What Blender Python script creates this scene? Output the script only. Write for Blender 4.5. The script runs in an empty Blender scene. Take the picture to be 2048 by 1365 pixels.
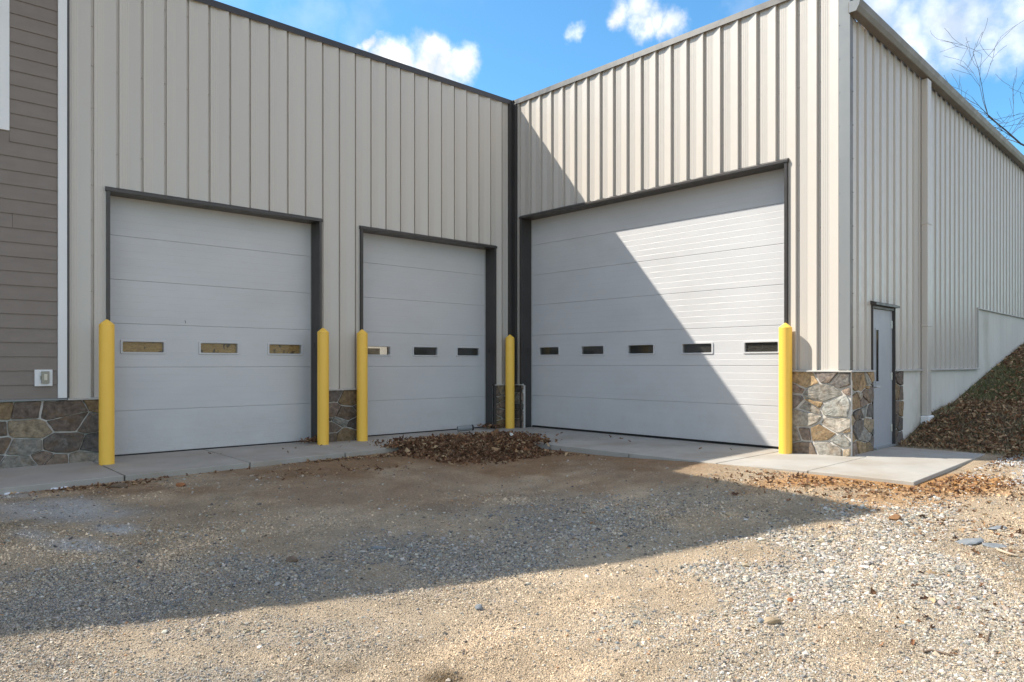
import bpy, math, random
import numpy as np
random.seed(7); rng = np.random.default_rng(7)
sc = bpy.context.scene; COL = sc.collection
R = math.radians
# ------------------------------------------------------------------ camera / survey of the place
F, HZ, TH, CAMZ = 1451.8, 728.5, R(42.851), 1.2768
E1 = np.array([math.cos(TH), math.sin(TH)]); E2 = np.array([-math.sin(TH), math.cos(TH)])
def at(px, py, z=-.2):                       # survey mark -> point on the ground at height z
    r = np.array([(px-1024)/F*E1[0]+E1[1], (px-1024)/F*E2[0]+E2[1], -(py-HZ)/F]); t = (z-CAMZ)/r[2]
    return r[0]*t, r[1]*t
YA, YAD = 10.863, 11.123       # bay wall plane and its door plane
XB, XBD = 10.10, 10.36         # tall wall plane and its door plane
YC, AC = 4.138, R(2.07)        # outer corner, slight skew of the side wall
def fA(s, o, z): return (s, YA-o, z)
def fB(s, o, z): return (XB-o, -s, z)
def fC(s, o, z): return (XB+s*math.cos(AC)+o*math.sin(AC), YC+s*math.sin(AC)-o*math.cos(AC), z)
def fW(s, o, z): return (s, -o, z)
# ------------------------------------------------------------------ mesh helpers
class MB:
    def __init__(self): self.v = []; self.f = []; self.c = []; self.col = (1, 1, 1, 1)
    def add(self, vs, fs):
        n = len(self.v); self.v += [tuple(p) for p in vs]; self.f += [tuple(i+n for i in f) for f in fs]; self.c += [self.col]*len(vs)
    def quad(self, fr, s0, s1, o0, o1, z0, z1):     # face spanning (s0,o0)-(s1,o1), z0..z1, facing outward
        self.add([fr(s0, o0, z0), fr(s1, o1, z0), fr(s1, o1, z1), fr(s0, o0, z1)], [(0, 1, 2, 3)])
    def box(self, fr, s0, s1, o0, o1, z0, z1):
        vs = [fr(s, o, z) for z in (z0, z1) for o in (o1, o0) for s in (s0, s1)]
        self.add(vs, [(0, 1, 5, 4), (3, 2, 6, 7), (2, 0, 4, 6), (1, 3, 7, 5), (4, 5, 7, 6), (2, 3, 1, 0)])
    def prism(self, fr, prof, s0, s1):              # prof: list of (o,z), swept along s
        n = len(prof); vs = [fr(s0, o, z) for o, z in prof]+[fr(s1, o, z) for o, z in prof]
        self.add(vs, [(i, (i+1) % n, n+(i+1) % n, n+i) for i in range(n)]+[tuple(range(n-1, -1, -1)), tuple(range(n, 2*n))])
    def tube(self, pts, rads, n=8, cap=True):
        pts = [np.array(p, float) for p in pts]; rings = []
        for i, p in enumerate(pts):
            d = pts[min(i+1, len(pts)-1)]-pts[max(i-1, 0)]; d /= np.linalg.norm(d)+1e-9
            a = np.cross(d, (0, 0, 1) if abs(d[2]) < .9 else (1, 0, 0)); a /= np.linalg.norm(a); b = np.cross(d, a)
            rings.append([p+rads[i]*(math.cos(2*math.pi*k/n)*a+math.sin(2*math.pi*k/n)*b) for k in range(n)])
        vs = [q for r in rings for q in r]; fs = []
        for i in range(len(pts)-1):
            for k in range(n): fs.append((i*n+k, (i+1)*n+k, (i+1)*n+(k+1) % n, i*n+(k+1) % n))
        if cap: fs += [tuple(range(n)), tuple(range(len(vs)-1, len(vs)-n-1, -1))]
        self.add(vs, fs)
    def build(self, name, mat, parent=None, smooth=False, bevel=0, attr=False, fix=True):
        me = bpy.data.meshes.new(name); me.from_pydata(self.v, [], self.f); me.materials.append(mat)
        if attr:
            a = me.color_attributes.new('tint', 'FLOAT_COLOR', 'POINT'); a.data.foreach_set('color', np.array(self.c, np.float32).ravel())
        if fix:
            import bmesh
            b = bmesh.new(); b.from_mesh(me); bmesh.ops.recalc_face_normals(b, faces=b.faces); b.to_mesh(me); b.free()
        if smooth: me.polygons.foreach_set('use_smooth', [True]*len(me.polygons))
        o = bpy.data.objects.new(name, me); COL.objects.link(o); o.parent = parent
        if bevel:
            m = o.modifiers.new('edge', 'BEVEL'); m.width = bevel; m.segments = 2; m.limit_method = 'ANGLE'; m.angle_limit = R(40)
        return o
def bulk(name, v, tris, colr, mat, smooth=False):
    v = np.asarray(v, np.float32); tris = np.asarray(tris, np.int32); me = bpy.data.meshes.new(name)
    me.vertices.add(len(v)); me.vertices.foreach_set('co', v.ravel())
    me.loops.add(tris.size); me.loops.foreach_set('vertex_index', tris.ravel())
    k = tris.shape[1]; me.polygons.add(len(tris)); me.polygons.foreach_set('loop_start', np.arange(0, tris.size, k, dtype=np.int32))
    try: me.polygons.foreach_set('loop_total', np.full(len(tris), k, np.int32))
    except Exception: pass
    me.polygons.foreach_set('use_smooth', np.full(len(tris), smooth))
    me.update(calc_edges=True); me.validate()
    a = me.color_attributes.new('tint', 'FLOAT_COLOR', 'POINT')
    a.data.foreach_set('color', np.concatenate([colr, np.ones((len(v), 1))], 1).astype(np.float32).ravel())
    me.materials.append(mat); o = bpy.data.objects.new(name, me); COL.objects.link(o); return o
def tag(o, label, cat, group=None, kind=None):
    o['label'] = label; o['category'] = cat
    if group: o['group'] = group
    if kind: o['kind'] = kind
    return o
def empty(name, loc=(0, 0, 0)):
    o = bpy.data.objects.new(name, None); COL.objects.link(o); o.location = loc; o.empty_display_size = .3; return o
# ------------------------------------------------------------------ noise
_T = rng.random((256, 256))
def vn(x, y):
    xi = np.floor(x).astype(int); yi = np.floor(y).astype(int); fx = x-xi; fy = y-yi
    fx = fx*fx*(3-2*fx); fy = fy*fy*(3-2*fy); g = lambda a, b: _T[a % 256, b % 256]
    return (g(xi, yi)*(1-fx)+g(xi+1, yi)*fx)*(1-fy)+(g(xi, yi+1)*(1-fx)+g(xi+1, yi+1)*fx)*fy
def fbm(x, y, o=4):
    x = np.asarray(x, float); y = np.asarray(y, float); r = 0; a = .5
    for k in range(o): r = r+a*vn(x*2**k+17.3*k, y*2**k+9.1*k); a *= .5
    return r/(1-.5**o)
def sst(a, b, x): t = np.clip((x-a)/(b-a), 0, 1); return t*t*(3-2*t)
# ------------------------------------------------------------------ materials
def M(name, col=(.5, .5, .5), rough=.6, spec=.5, metal=0):
    m = bpy.data.materials.new(name); m.use_nodes = True; b = m.node_tree.nodes['Principled BSDF']
    b.inputs['Base Color'].default_value = (*col, 1); b.inputs['Roughness'].default_value = rough
    b.inputs['Specular IOR Level'].default_value = spec; b.inputs['Metallic'].default_value = metal; return m
class N:                                            # tiny node-graph writer
    def __init__(s, m): s.t = m.node_tree; s.b = s.t.nodes.get('Principled BSDF'); s.pos = None
    def n(s, ty, **k):
        x = s.t.nodes.new(ty)
        for a, b in k.items(): setattr(x, a, b)
        return x
    def l(s, a, b): s.t.links.new(a, b)
    def P(s):
        if s.pos is None: s.pos = s.n('ShaderNodeNewGeometry').outputs['Position']
        return s.pos
    def noise(s, scale, detail=4, rough=.55, vec=None, stretch=None, dist=0):
        v = vec or s.P()
        if stretch:
            m = s.n('ShaderNodeMapping'); m.inputs['Scale'].default_value = stretch; s.l(v, m.inputs['Vector']); v = m.outputs[0]
        x = s.n('ShaderNodeTexNoise'); x.inputs['Scale'].default_value = scale; x.inputs['Detail'].default_value = detail; x.inputs['Roughness'].default_value = rough
        x.inputs['Distortion'].default_value = dist
        s.l(v, x.inputs['Vector']); return x.outputs['Fac']
    def ramp(s, f, a, b, lo=0., hi=1.):
        x = s.n('ShaderNodeMapRange'); x.inputs[1].default_value = a; x.inputs[2].default_value = b; x.inputs[3].default_value = lo; x.inputs[4].default_value = hi
        s.l(f, x.inputs[0]); return x.outputs[0]
    def mix(s, f, a, b, mode='MIX'):
        x = s.n('ShaderNodeMix', data_type='RGBA', blend_type=mode)
        for sock, v in ((x.inputs[0], f), (x.inputs[6], a), (x.inputs[7], b)):
            if hasattr(v, 'links'): s.l(v, sock)
            elif isinstance(v, (int, float)): sock.default_value = v
            else: sock.default_value = (*v, 1)
        return x.outputs[2]
    def math(s, op, a, b=0.):
        x = s.n('ShaderNodeMath', operation=op)
        for i, v in enumerate((a, b)):
            if hasattr(v, 'links'): s.l(v, x.inputs[i])
            else: x.inputs[i].default_value = v
        return x.outputs[0]
    def attr(s, name='tint'): return s.n('ShaderNodeVertexColor', layer_name=name).outputs['Color']
    def bump(s, h, strength=.3, dist=.01, prev=None):
        x = s.n('ShaderNodeBump'); x.inputs['Strength'].default_value = strength; x.inputs['Distance'].default_value = dist
        s.l(h, x.inputs['Height'])
        if prev: s.l(prev, x.inputs['Normal'])
        return x.outputs[0]
    def out(s, col=None, rough=None, normal=None):
        if col is not None: s.l(col, s.b.inputs['Base Color'])
        if rough is not None: s.l(rough, s.b.inputs['Roughness'])
        if normal is not None: s.l(normal, s.b.inputs['Normal'])
def mottled(name, col, rough=.5, amt=.12, scale=3, stretch=None, bump=0, bscale=60, spec=.5, dirt=None, dscale=1.5, damt=.5, dlo=.55, low=0):
    m = M(name, col, rough, spec); g = N(m)
    f = g.ramp(g.noise(scale, 5, stretch=stretch), .3, .7)
    c = g.mix(f, tuple(x*(1-amt) for x in col), tuple(min(1, x*(1+amt)) for x in col))
    if dirt:
        d = g.ramp(g.noise(dscale, 6, .65, stretch=stretch), dlo, dlo+.25, 0, damt); c = g.mix(d, c, dirt)
    if low:                                  # splashed dirt thrown up by rain and tyres, patchy
        sx = g.n('ShaderNodeSeparateXYZ'); g.l(g.P(), sx.inputs[0]); hgt = g.math('ADD', sx.outputs[2], g.ramp(g.noise(2.2, 6, .7), .3, .7, -.35, .35))
        c = g.mix(g.math('MULTIPLY', g.ramp(hgt, low, 0, 0, .22), g.ramp(g.noise(30, 5, .7), .3, .65, .2, .8)), c, (.33, .26, .19))
    nr = g.bump(g.noise(bscale, 4), bump, .004) if bump else None
    g.out(c, g.ramp(g.noise(scale*2.3, 3), .3, .7, rough*.85, min(1, rough*1.2)), nr); return m
CLAD = mottled('painted_steel', (.56, .516, .464), .34, .016, 4, (1, 1, .05), .05, 2.2, dirt=(.44, .39, .33), dscale=3, damt=.16)
DOORM = mottled('door_steel', (.575, .57, .575), .45, .03, 2, (.5, .5, 1), .05, 5, dirt=(.45, .43, .40), dscale=1.2, damt=.3, dlo=.5, low=.45)
BRONZE = mottled('bronze_trim', (.046, .041, .039), .36, .12, 3)
GUTM = mottled('gutter_paint', (.15, .125, .10), .4, .10, 2)
GALV = mottled('grey_trim', (.235, .245, .25), .38, .07, 3, (1, 1, .1))
CAPM = mottled('cap_trim', (.48, .46, .43), .45, .06, 4)
WHITE = mottled('white_trim', (.78, .78, .78), .5, .03, 2)
SIDING = mottled('siding_paint', (.215, .178, .152), .55, .06, 3, (1, 1, 4), .12, 30)
CONC = mottled('concrete', (.39, .37, .335), .85, .10, 1.3, None, .35, 90, .3, dirt=(.29, .235, .17), dscale=1.0, damt=.6, dlo=.46)
FOUND = mottled('cast_concrete', (.68, .65, .59), .85, .06, 1.6, (1, 1, .6), .2, 40, .3, dirt=(.40, .36, .27), dscale=1.1, damt=.7)
YEL = mottled('yellow_plastic', (.98, .585, .085), .42, .04, 2, (1, 1, .3), .05, 12)
EDOOR = mottled('grey_door_paint', (.385, .40, .43), .45, .07, 2.5, (1, 1, .5), .06, 9, dirt=(.42, .40, .40), dscale=3, damt=.4, low=.5)
BLACK = M('black_plastic', (.012, .012, .013), .5)
STEEL = M('hinge_steel', (.55, .55, .53), .35, .5, .8)
MORTAR = mottled('mortar', (.56, .53, .49), .9, .10, 9, None, .5, 60, .3)
SNOW = mottled('old_snow', (.80, .82, .85), .7, .06, 14, None, .9, 60, .4)
WOODM = M('plywood', (.42, .25, .08), .55); g = N(WOODM)
w = g.noise(9, 6, .6, stretch=(1.2, 1.2, 9), dist=1.2); k = g.ramp(g.noise(3.1, 3, .5, dist=2.5), .56, .63)
c = g.mix(g.ramp(w, .3, .7), (.34, .18, .035), (.78, .50, .16)); g.out(g.mix(k, c, (.12, .07, .025)))
g.b.inputs['Emission Color'].default_value = (0, 0, 0, 1)
LITM = M('lit_room', (.7, .65, .55), .8); b_ = LITM.node_tree.nodes['Principled BSDF']; b_.inputs['Emission Color'].default_value = (1, .9, .74, 1); b_.inputs['Emission Strength'].default_value = .32
def glass(nm, ior):
    m = bpy.data.materials.new(nm); m.use_nodes = True; t = m.node_tree; t.nodes.clear(); g = N(m)
    o = g.n('ShaderNodeOutputMaterial'); mx = g.n('ShaderNodeMixShader'); tr = g.n('ShaderNodeBsdfTransparent'); gl = g.n('ShaderNodeBsdfGlossy')
    tr.inputs[0].default_value = (.88, .88, .86, 1); gl.inputs['Roughness'].default_value = .04
    fr = g.n('ShaderNodeFresnel'); fr.inputs[0].default_value = ior
    g.l(fr.outputs[0], mx.inputs[0]); g.l(tr.outputs[0], mx.inputs[1]); g.l(gl.outputs[0], mx.inputs[2]); df = g.n('ShaderNodeBsdfDiffuse'); df.inputs[0].default_value = (.32, .30, .27, 1); m2 = g.n('ShaderNodeMixShader'); g.l(g.ramp(g.noise(40, 5, .7), .3, .75, .03, .24), m2.inputs[0]); g.l(mx.outputs[0], m2.inputs[1]); g.l(df.outputs[0], m2.inputs[2]); g.l(m2.outputs[0], o.inputs[0]); return m
GLASS = glass('window_glass', 1.7); CLEAR = glass('clear_glass', 1.4)
def attr_mat(name, rough=.85, grain=0, gscale=40, bump=0, spec=.3, trans=False):
    m = M(name, rough=rough, spec=spec); g = N(m); c = g.attr()
    if name == 'field_stone':                # rust and lichen staining inside each stone
        c = g.mix(g.ramp(g.noise(6, 6, .7), .5, .68, 0, .55), c, (.20, .125, .065)); c = g.mix(g.ramp(g.noise(9, 5, .65, stretch=(1.3, 1.3, 1)), .56, .7, 0, .5), c, (.23, .225, .20))
    if grain:
        f = g.ramp(g.noise(gscale, 5, .65), .25, .75); c = g.mix(f, g.mix(1., c, (1-grain,)*3, 'MULTIPLY'), g.mix(1., c, (1+grain,)*3, 'MULTIPLY'))
    g.out(c, None, g.bump(g.noise(gscale, 5, .65), bump, .012) if bump else None); return m
STONE = attr_mat('field_stone', .8, .6, 17, .9)
GRAVEL = attr_mat('gravel_stone', .9, .2, 120)
LEAFM = attr_mat('dry_leaf', .75, .25, 60)
GRASSM = attr_mat('dormant_grass', .8)
BARK = mottled('bark', (.075, .062, .054), .9, .35, 8, (1, 1, .3), .6, 40)
SLATE = mottled('slate', (.20, .215, .225), .7, .25, 9, None, .6, 50)
TANROCK = mottled('tan_rock', (.40, .30, .19), .85, .25, 12, None, .7, 60)
CLAYROCK = mottled('orange_rock', (.36, .15, .06), .85, .25, 15, None, .7, 60)
PALEROCK = mottled('pale_rock', (.55, .52, .48), .85, .15, 15, None, .7, 60)
TWIGM = mottled('twig_bark', (.16, .11, .075), .85, .3, 20)
PALEWOOD = mottled('weathered_wood', (.46, .38, .28), .85, .2, 15, (1, 1, 1))
# ------------------------------------------------------------------ ground shape
BU = np.array([0, 2.05, 2.9, 3.65, 5.1, 7.5, 11.4, 14, 20, 40.])+10.1; BZ = np.array([0, 0, .20, .42, .56, 1.05, 1.80, 2.2, 2.9, 3.4])
def gz(x, y, detail=True):
    x = np.asarray(x, float); y = np.asarray(y, float); ye = 9.28+.06*(x-1.2)
    dA = np.maximum(0, ye-y); dB = np.hypot(np.maximum(0, 8.5-x), np.maximum(0, 2.8-y)); d = np.minimum(dA, dB)
    w = sst(6.5, 8.6, x)*sst(7.5, 4.5, y); zb = -.105*(1-w)-.022*w+.04*sst(9.5, 11.8, x)*sst(6, 3.5, y)
    z = zb-(.19*(1-sst(8, 11.5, x)*.6))*sst(0, 5.2, d)
    near = np.interp(x, BU, BZ); far = np.interp(x, [11.6, 13, 21.5, 30, 50], [0, .22, 1.8, 2.9, 3.4]); t = sst(1.5, 3.6, y)
    bank = (near*t+far*(1-t))*sst(-22, -6, y)*sst(9, 5.2, y); z = z+bank
    z = z+(.05*(fbm(x*.6, y*.6, 3)-.5)+.05*(fbm(x*1.6+7, y*1.6, 3)-.5)+.02*(fbm(x*3, y*3, 3)-.5))*sst(.05, .8, d)*(1+bank)
    if detail: z = z+.016*(fbm(x*11, y*11, 3)-.5)*sst(0, .25, d)
    return z
def proj(x, y, z):
    X = x*E1[0]+y*E2[0]; Z = np.maximum(x*E1[1]+y*E2[1], .3); return 1024+F*X/Z, HZ+(CAMZ-z)*F/Z
def blob(x, y, lst, wob=.9):                # soft patches: list of (survey x, y, half width, half height, weight)
    px, py = proj(x, y, -.2); nz = (fbm(x*1.7, y*1.7, 5)-.5)*wob*2.2; r = np.zeros_like(px)
    for cx, cy, rx, ry, w in lst: r = np.maximum(r, w*sst(1.35, .25, np.hypot((px-cx)/rx, (py-cy)/ry)+nz))
    return r
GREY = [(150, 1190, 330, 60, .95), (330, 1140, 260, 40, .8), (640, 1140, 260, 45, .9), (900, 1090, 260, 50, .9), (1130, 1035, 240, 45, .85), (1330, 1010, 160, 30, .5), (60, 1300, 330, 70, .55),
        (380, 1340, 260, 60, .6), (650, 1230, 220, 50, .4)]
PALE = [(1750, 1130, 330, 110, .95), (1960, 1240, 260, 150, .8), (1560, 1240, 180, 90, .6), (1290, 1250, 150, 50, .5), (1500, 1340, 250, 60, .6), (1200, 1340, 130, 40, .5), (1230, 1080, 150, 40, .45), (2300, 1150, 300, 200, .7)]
BROWN = [(700, 935, 560, 38, .9), (1100, 930, 380, 40, .9), (1250, 965, 300, 25, .5), (750, 985, 400, 30, .45), (150, 995, 300, 26, .7), (1480, 935, 200, 22, .7), (900, 960, 300, 30, .5), (1800, 985, 300, 25, .5)]
CLAY = [(1890, 1000, 150, 26, 1.), (1690, 985, 190, 24, .9), (1790, 1022, 170, 20, .6)]
WHITES = [(1990, 955, 110, 22, 1.), (1890, 975, 90, 10, .9), (1960, 985, 70, 8, .7), (2060, 985, 60, 25, .9)]
WET = [(890, 1322, 55, 16, .9), (905, 1350, 45, 18, .9), (700, 1302, 40, 12, .35)]
SMOOTH = [(450, 1010, 800, 62, 1.), (1150, 965, 420, 40, .9)]
FROST = [(110, 1035, 150, 26, .8), (230, 1062, 60, 10, .9), (150, 1090, 70, 12, .8), (35, 1010, 60, 14, .6), (60, 1075, 60, 10, .6)]
def grass_mask(x, y):
    e = 11.75+.25*(fbm(x*1.1+5, y*1.1, 3)-.5)*2-.0*y
    m = sst(e-.1, e+.5, x)*sst(12, 6, y); m = np.maximum(m, sst(22, 34, np.hypot(x-4, y-4)+4*fbm(x*.3, y*.3, 3))); return m
def ground_col(x, y):
    n1 = fbm(x*.8, y*.8, 5)[:, None]; n2 = fbm(x*6+3, y*6, 4)[:, None]
    tan = np.array([.57, .44, .298]); n3 = fbm(x*2.1+50, y*2.1, 4)[:, None]; c = tan*(.72+.56*n1)*(.82+.36*n2)*(.76+.48*n3)
    def mixc(c, m, col): m = m[:, None]; return c*(1-m)+np.array(col)*(.78+.44*n2)*m
    st_ = fbm(x*.45+3, y*4.2+.8*np.sin(x*.7), 4)[:, None]; c = c*(.72+.56*st_)
    dust = sst(.42, .62, fbm(x*.5+9, y*.5, 4)); c = mixc(c, .45*dust, (.50, .42, .315))
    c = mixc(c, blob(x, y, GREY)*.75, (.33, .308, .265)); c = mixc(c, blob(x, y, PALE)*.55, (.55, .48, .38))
    c = mixc(c, blob(x, y, BROWN)*.85, (.30, .165, .075)); c = mixc(c, blob(x, y, CLAY)*.9, (.56, .29, .10)); c = mixc(c, blob(x, y, FROST, .6)*.85, (.66, .68, .68))
    c = mixc(c, blob(x, y, WET, .5), (.12, .08, .04)); gm = grass_mask(x, y); gr = sst(.4, .62, fbm(x*.55+30, y*.55, 4))
    c = mixc(c, gm, (.13, .095, .055)); c = mixc(c, gm*gr*.7, (.12, .13, .05)); return np.clip(c, .02, .8)
def axis(lo, hi, step, far):
    a = list(np.arange(lo, hi, step)); s = step
    while a[-1] < far: s *= 1.22; a.append(a[-1]+s)
    s = step
    while a[0] > -far: s *= 1.22; a.insert(0, a[0]-s)
    return np.array(a)
gx = axis(-1.2, 14.5, .045, 900); gy = axis(-1.0, 10.2, .045, 900); X, Y = np.meshgrid(gx, gy); x = X.ravel(); y = Y.ravel()
Z = gz(x, y); nx = len(gx); i = np.arange(len(gy)-1)[:, None]*nx+np.arange(nx-1)[None, :]; i = i.ravel()
GROUND = M('yard_earth', rough=.95, spec=.2); g = N(GROUND)
vo = g.n('ShaderNodeTexVoronoi'); vo.inputs['Scale'].default_value = 85; g.l(g.P(), vo.inputs['Vector'])
vs = g.n('ShaderNodeSeparateColor'); g.l(vo.outputs['Color'], vs.inputs[0])
vo2 = g.n('ShaderNodeTexVoronoi'); vo2.inputs['Scale'].default_value = 210; g.l(g.P(), vo2.inputs['Vector'])
base = g.attr(); fine = g.noise(45, 6, .7)
c = g.mix(g.ramp(fine, .25, .75), g.mix(1., base, (.60, .57, .54), 'MULTIPLY'), g.mix(1., base, (1.34, 1.34, 1.34), 'MULTIPLY'))
peb = g.math('MULTIPLY', g.ramp(vs.outputs[0], .62, .70), g.ramp(vo.outputs['Distance'], .45, .30)); shade = g.mix(vs.outputs[1], (.16, .165, .165), (.56, .53, .48))
c = g.mix(g.math('MULTIPLY', peb, .55), c, shade)
h = g.math('ADD', g.math('MULTIPLY', g.ramp(vo.outputs['Distance'], .6, 0), .6), g.math('MULTIPLY', g.ramp(vo2.outputs['Distance'], .6, 0), .3))
nb = g.bump(g.math('ADD', h, g.noise(30, 7, .75)), 1., .02); g.out(c, None, nb)
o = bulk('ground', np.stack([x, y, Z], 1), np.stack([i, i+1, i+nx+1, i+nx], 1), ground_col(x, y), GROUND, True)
tag(o, 'unpaved yard of tan dirt and packed gravel in front of the bays', 'ground', kind='structure')
# ------------------------------------------------------------------ gravel, leaves, grass (uncountable)
def rockproto(kind, n):
    out = []
    for q in range(n):
        if kind == 0:
            v = np.array([(a, b, c) for a in (-1, 1) for b in (-1, 1) for c in (-1, 1)], float)*.72; v *= rng.uniform(.6, 1.15, (8, 3))
            f = np.array([(0, 1, 3), (0, 3, 2), (4, 6, 7), (4, 7, 5), (0, 4, 5), (0, 5, 1), (2, 3, 7), (2, 7, 6), (0, 2, 6), (0, 6, 4), (1, 5, 7), (1, 7, 3)])
        else:
            p = (1+5**.5)/2; v = np.array([(-1, p, 0), (1, p, 0), (-1, -p, 0), (1, -p, 0), (0, -1, p), (0, 1, p), (0, -1, -p), (0, 1, -p), (p, 0, -1), (p, 0, 1), (-p, 0, -1), (-p, 0, 1)])/1.9
            v = v*rng.uniform(.7, 1.2, (12, 1))
            f = np.array([(0, 11, 5), (0, 5, 1), (0, 1, 7), (0, 7, 10), (0, 10, 11), (1, 5, 9), (5, 11, 4), (11, 10, 2), (10, 7, 6), (7, 1, 8), (3, 9, 4), (3, 4, 2), (3, 2, 6), (3, 6, 8), (3, 8, 9), (4, 9, 5), (2, 4, 11), (6, 2, 10), (8, 6, 7), (9, 8, 1)])
        out.append((v, f))
    return out
def rotz_tilt(n, tilt):
    a = rng.uniform(0, 2*np.pi, n); t = rng.normal(0, tilt, n); u = rng.normal(0, tilt, n); z0 = np.zeros(n); o1 = np.ones(n)
    Rz = np.stack([np.cos(a), -np.sin(a), z0, np.sin(a), np.cos(a), z0, z0, z0, o1], 1).reshape(n, 3, 3)
    Rx = np.stack([o1, z0, z0, z0, np.cos(t), -np.sin(t), z0, np.sin(t), np.cos(t)], 1).reshape(n, 3, 3)
    Ry = np.stack([np.cos(u), z0, np.sin(u), z0, o1, z0, -np.sin(u), z0, np.cos(u)], 1).reshape(n, 3, 3); return Rx@Ry@Rz
def scatter(protos, pos, scale3, tilt, cols):
    V = []; T = []; C = []; base = 0; n = len(pos); kind = rng.integers(0, len(protos), n); Rm = rotz_tilt(n, tilt)
    for q, (v, f) in enumerate(protos):
        s = np.where(kind == q)[0]
        if not len(s): continue
        p = np.einsum('nij,nvj->nvi', Rm[s], v[None]*scale3[s][:, None, :])+pos[s][:, None, :]
        V.append(p.reshape(-1, 3)); T.append((f[None]+(np.arange(len(s))*len(v))[:, None, None]+base).reshape(-1, f.shape[1])); C.append(np.repeat(cols[s], len(v), 0)); base += len(s)*len(v)
    return np.concatenate(V), np.concatenate(T), np.concatenate(C)
def open_yard(x, y): return ((y < 9.22+.06*(x-1.2)) & (x < 8.36)) | (y < 2.68)
def in_view(x, y, m=260):
    px, py = proj(x, y, -.25); Zc = x*E1[1]+y*E2[1]; return (px > -m) & (px < 2048+m) & (Zc > 2.2)
STC = np.array([(.325, .305, .27), (.26, .25, .23), (.19, .19, .185), (.42, .385, .325), (.48, .44, .38), (.41, .33, .235), (.36, .30, .23), (.10, .095, .09), (.40, .23, .12), (.58, .55, .50)])
def stone_cols(n, warm, pale):
    w = np.stack([1.2*(1-warm), 1.4*(1-warm), 1.0*(1-warm), .8+1.2*pale, .35+2.2*pale, .5+1.6*warm, .6+1.4*warm, .42+0*warm, .07+0*warm, .08+1.4*pale], 1); w = np.cumsum(w, 1); w /= w[:, -1:]  # extra dark stones stand in for shadow specks among the pebbles
    k = (rng.random(n)[:, None] > w).sum(1); return np.clip(STC[np.minimum(k, 9)]*rng.uniform(.75, 1.25, (n, 1))*rng.uniform(.96, 1.04, (n, 3)), .03, .85)
def make_gravel():
    def cand(n, r0, r1):
        r = r0*np.exp(rng.random(n)*math.log(r1/r0)); px = rng.uniform(-450, 2900, n); k = (px-1024)/F; return r*(k*E1[0]+E1[1]), r*(k*E2[0]+E2[1]), r
    x, y, r = cand(2880000, 2.3, 12); gm = grass_mask(x, y); gr = blob(x, y, GREY); pa = blob(x, y, PALE); base = .07+.14*sst(.5, .7, fbm(x*1.3+40, y*1.3, 4))
    wh = blob(x, y, WHITES); den = np.maximum(np.maximum(np.maximum(gr*.75, pa*.72), base), wh*1.5)*(1-gm)*(.3+1.0*fbm(x*3+7, y*3, 3)); den *= 1-.9*blob(x, y, WET, .5); den *= 1-.75*blob(x, y, BROWN); den *= 1-.6*blob(x, y, SMOOTH); den *= 1-.85*blob(x, y, CLAY); den *= sst(13, 5.5, r)*.75+.25
    keep = (rng.random(len(x)) < den*.36) & open_yard(x, y); x, y, r, gr, pa, wh = x[keep], y[keep], r[keep], gr[keep], pa[keep], wh[keep]; n = len(x)
    sz = np.exp(rng.normal(0, .42, n))*.0048*(1+.3*pa)*np.clip(r/4.5, .8, 1.6); sz = np.clip(sz, .0025, .026); cols = stone_cols(n, np.clip(.8-gr*.8-.35*pa, .1, 1), pa*.55); cols = np.where((rng.random(n) < wh*.85)[:, None], rng.uniform(.34, .60, (n, 1))*np.array([1, 1.0, 1.01]), cols)
    s3 = sz[:, None]*rng.uniform(.75, 1.3, (n, 3))*np.array([1.15, 1, .62]); z = gz(x, y)+s3[:, 2]*.2; pos = np.stack([x, y, z], 1); big = sz > .011
    a = scatter(rockproto(0, 7), pos[~big], s3[~big], .3, cols[~big]); b = scatter(rockproto(1, 6), pos[big], s3[big], .3, cols[big])
    x, y, r = cand(1050000, 2.4, 8.5); keep = (rng.random(len(x)) < .62*(.25+fbm(x*4+3, y*4, 3))*(1-.9*blob(x, y, SMOOTH))*(1-.7*blob(x, y, CLAY))*(1-.8*blob(x, y, FROST, .6))*(.12+.88*sst(.40, .60, fbm(x*1.25+11, y*1.25+4, 4)))*(1-grass_mask(x, y))) & open_yard(x, y); x, y, r = x[keep], y[keep], r[keep]; m = len(x)      # grit the colour of the dirt
    s3 = (np.exp(rng.normal(0, .42, m))*.0038*np.clip(r/4, .8, 1.5))[:, None]*rng.uniform(.8, 1.25, (m, 3)); cols = ground_col(x, y)*rng.uniform(.45, 1.38, (m, 1))
    oc = (np.array([(1, 0, 0), (-1, 0, 0), (0, 1, 0), (0, -1, 0), (0, 0, 1), (0, 0, -1.)]), np.array([(0, 2, 4), (2, 1, 4), (1, 3, 4), (3, 0, 4)])); oc = [(oc[0]*rng.uniform(.7, 1.2, (6, 1)), oc[1]) for _ in range(6)]
    c = scatter(oc, np.stack([x, y, gz(x, y)], 1), s3, .4, cols); print('gravel', n, big.sum(), m); la, lb = len(a[0]), len(b[0])
    o = bulk('gravel', np.concatenate([a[0], b[0], c[0]]), np.concatenate([a[1], b[1]+la, c[1]+la+lb]), np.concatenate([a[2], b[2], c[2]]), GRAVEL)
    tag(o, 'loose grey and tan gravel scattered over the dirt yard', 'gravel', kind='stuff')
make_gravel()
LV = np.array([(-.5, 0), (-.16, 0), (.2, 0), (.5, 0), (-.24, .2), (-.06, .09), (.12, .26), (-.24, -.2), (-.06, -.09), (.12, -.26), (.3, .1), (.3, -.1)], float)
LF = np.array([(0, 1, 4), (4, 1, 5), (1, 2, 5), (5, 2, 6), (2, 10, 6), (2, 3, 10), (0, 7, 1), (7, 8, 1), (1, 8, 2), (8, 9, 2), (2, 9, 11), (2, 11, 3)])
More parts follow.
